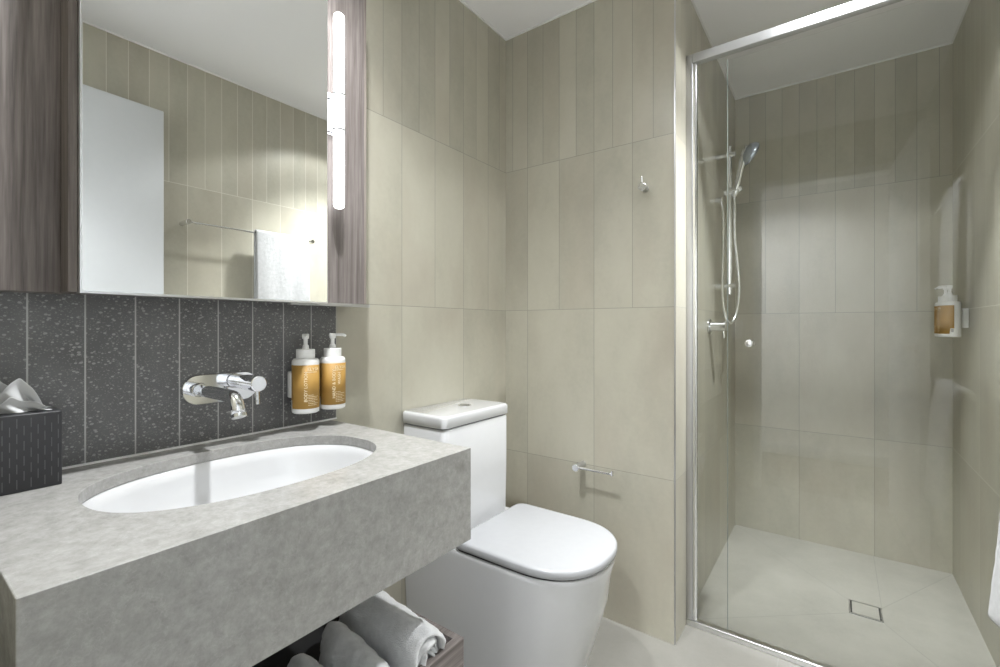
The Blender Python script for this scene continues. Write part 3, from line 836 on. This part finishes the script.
obj('hinge_channel', box(XR - 0.014, XR - 0.0005, YG - 0.010, YG + 0.010, 0.020, 2.052), 'satin', t, bevel=0.001)

# floor drain
t = thing('floor_drain', 'square tile-insert drain with steel rim in the shower floor', 'drain', ((DR[0] + DR[2]) / 2, (DR[1] + DR[3]) / 2, 0))
bm = bmesh.new(); k = 0.005; zt = 0.0035
x0, y0, x1, y1 = DR[0] - 0.001, DR[1] - 0.001, DR[2] + 0.001, DR[3] + 0.001
box(x0, x1, y0, y0 + k, 0.0002, zt, bm); box(x0, x1, y1 - k, y1, 0.0002, zt, bm)
box(x0, x0 + k, y0 + k, y1 - k, 0.0002, zt, bm); box(x1 - k, x1, y0 + k, y1 - k, 0.0002, zt, bm)
obj('drain_rim', bm, 'steel', t)
obj('drain_gap', box(x0 + k, x1 - k, y0 + k, y1 - k, 0.0002, 0.001), 'dark', t)
obj('tile_insert', box(x0 + k + 0.005, x1 - k - 0.005, y0 + k + 0.002, y1 - k - 0.002, 0.001, zt), 'shower_floor', t)

# ------------------------------------------------------------------ shower set
SY, SX = 2.285, XN + 0.058
t = thing('shower_rail_set', 'chrome hand shower on sliding rail with hose against the shower wall', 'shower', (XN, SY, 1.23))
obj('rail_bar', rod((SX, SY, 1.235), (SX, SY, 1.90), 0.0105, 24, ch=0.001), 'satinchrome', t)
for z in (1.862, 1.274):
    obj('rail_bracket', rod((XN, SY, z), (SX + 0.026, SY, z), 0.0125, 28, ch=0.0015), 'satinchrome', t)
sl = obj('slider', rod((SX - 0.022, SY, 1.694), (SX + 0.036, SY, 1.700), 0.0145, 24, ch=0.002), 'satinchrome', t)
obj('slider_knob', rod((SX + 0.036, SY, 1.700), (SX + 0.052, SY - 0.004, 1.706), 0.011, 20, ch=0.002), 'chrome', sl)
ax = Vector((0.050, -0.004, 0.215)).normalized()
h0 = Vector((SX + 0.020, SY - 0.002, 1.668))
Pp = [h0 + ax * s_ for s_ in (0.0, 0.02, 0.06, 0.12, 0.17, 0.20, 0.225)]
hs_ = obj('hand_shower', tube(Pp, [0.0085, 0.0115, 0.0118, 0.0125, 0.0145, 0.0155, 0.010], 24), 'chrome', t, smooth=True)
hc = h0 + ax * 0.198
hd = Vector((0.72, 0.52, -0.42)).normalized()
obj('shower_head', lathe([(0.0, -0.010), (0.022, -0.007), (0.040, 0.002), (0.051, 0.014), (0.054, 0.024), (0.051, 0.030), (0.049, 0.031)], hc, axis=hd, seg=40), 'headface', hs_, smooth=True)
obj('spray_face', lathe([(0.049, 0.0292), (0.0485, 0.0318), (0.024, 0.033), (0.0, 0.033)], hc, axis=hd, seg=40), 'chrome', hs_, smooth=True)
MY, MZ = 2.150, 1.092
hose = [h0 + ax * 0.0, h0 + Vector((0.002, 0, -0.06)), Vector((SX + 0.022, SY, 1.50)), Vector((SX + 0.034, SY, 1.36)), Vector((SX + 0.040, SY - 0.004, 1.26)), Vector((SX + 0.033, SY - 0.020, 1.16)),
        Vector((SX + 0.018, SY - 0.050, 1.110)), Vector((SX + 0.000, SY - 0.070, 1.125)), Vector((SX - 0.016, SY - 0.060, 1.20)), Vector((SX - 0.022, SY - 0.040, 1.32)), Vector((SX - 0.022, SY - 0.025, 1.46)), Vector((SX - 0.024, SY - 0.015, 1.60)), Vector((XN + 0.024, SY - 0.01, 1.66))]
obj('hose', tube(catmull(hose, 10), 0.0058, 14), 'satinchrome', t, smooth=True)
obj('hose_elbow', rod((XN, SY - 0.01, 1.664), (XN + 0.032, SY - 0.01, 1.664), 0.011, 24, ch=0.001), 'chrome', t)
t = thing('shower_mixer', 'round chrome shower mixer with pin lever below the shower rail', 'tap', (XN, MY, MZ))
obj('cover_plate', rod((XN, MY, MZ), (XN + 0.006, MY, MZ), 0.034, 40, ch=0.0015), 'chrome', t)
obj('mixer_body', rod((XN + 0.006, MY, MZ), (XN + 0.070, MY, MZ), 0.0205, 36, ch=0.002), 'chrome', t)
obj('lever_pin', rod((XN + 0.058, MY, MZ - 0.018), (XN + 0.060, MY, MZ - 0.050), 0.0042, 16, ch=0.0008), 'satinchrome', t)

# ------------------------------------------------------------------ towel rails and hanging towels on the right wall
def towel_rail(label, z, y0, y1):
    t = thing('towel_rail', label, 'towel rail', (XR, (y0 + y1) / 2, z), 'towel rails on the right wall')
    obj('rail_rod', rod((XR - 0.072, y0, z), (XR - 0.072, y1, z), 0.0048, 16), 'chrome', t)
    for y in (y0, y1):
        obj('rail_post', rod((XR, y, z), (XR - 0.082, y, z), 0.0115, 24, ch=0.001), 'satinchrome', t)
RX = XR - 0.072
towel_rail('upper chrome towel rail seen in the mirror behind the hand towel', 1.572, 0.871, 1.490)
towel_rail('lower chrome towel rail holding the bath towel at the right photo edge', 0.862, 0.871, 1.500)
def hung_towel(name, label, y0, y1, z, front, back, out_top, out_bot, thick, seed, flare=0.0):
    rnd = random.Random(seed)
    t = thing(name, label, 'towel', (RX, (y0 + y1) / 2, z), 'white towels hanging on the rails')
    rr = 0.0048 + thick / 2 + 0.0008
    prof = []
    nb, na, nf = 10, 10, 22
    for i in range(nb): prof.append((rr, -back * (1 - i / nb), 0.0))
    for i in range(na + 1):
        a_ = PI * i / na; prof.append((rr * math.cos(a_), rr * math.sin(a_), 0.0))
    for i in range(1, nf + 1):
        f = i / nf; prof.append((-rr - out_top * min(1, f * 4) - (out_bot - out_top) * f, -front * f, f))
    NY = 26; bm = bmesh.new(); g = []
    ph = rnd.random() * 6
    for i, (px, pz, f) in enumerate(prof):
        row = []
        for j in range(NY + 1):
            v = j / NY
            fold = (0.006 * math.sin(2 * PI * 1.3 * v + ph) + 0.004 * math.sin(2 * PI * 2.7 * v + 2 * ph)) * f
            y = y0 + (y1 - y0) * v + flare * f * f * (v if v > 0.5 else -(1 - v) * 0.3) * 2 * abs(v - 0.5)
            zz = z + pz - 0.006 * f * math.sin(3 * v + ph)
            row.append(bm.verts.new((RX + px - fold - (0.004 * f), y, zz)))
        g.append(row)
    for i in range(len(g) - 1):
        for j in range(NY): bm.faces.new((g[i][j], g[i + 1][j], g[i + 1][j + 1], g[i][j + 1]))
    o = obj('terry_cloth', bm, 'towel', t, smooth=True, solid=thick, sub=1)
    tex = bpy.data.textures.new('terry', 'CLOUDS'); tex.noise_scale = 0.012
    md = o.modifiers.new('fluff', 'DISPLACE'); md.texture = tex; md.strength = 0.003; md.mid_level = 0.5
    return t
hung_towel('hanging_towel', 'white towel hanging on the upper rail, seen in the mirror', 1.172, 1.462, 1.572, 0.49, 0.44, 0.002, 0.010, 0.012, 2)
hung_towel('hanging_towel', 'white bath towel on the lower rail at the right edge of the photo', 1.10, 1.462, 0.862, 0.42, 0.36, 0.012, 0.032, 0.022, 6, flare=0.03)
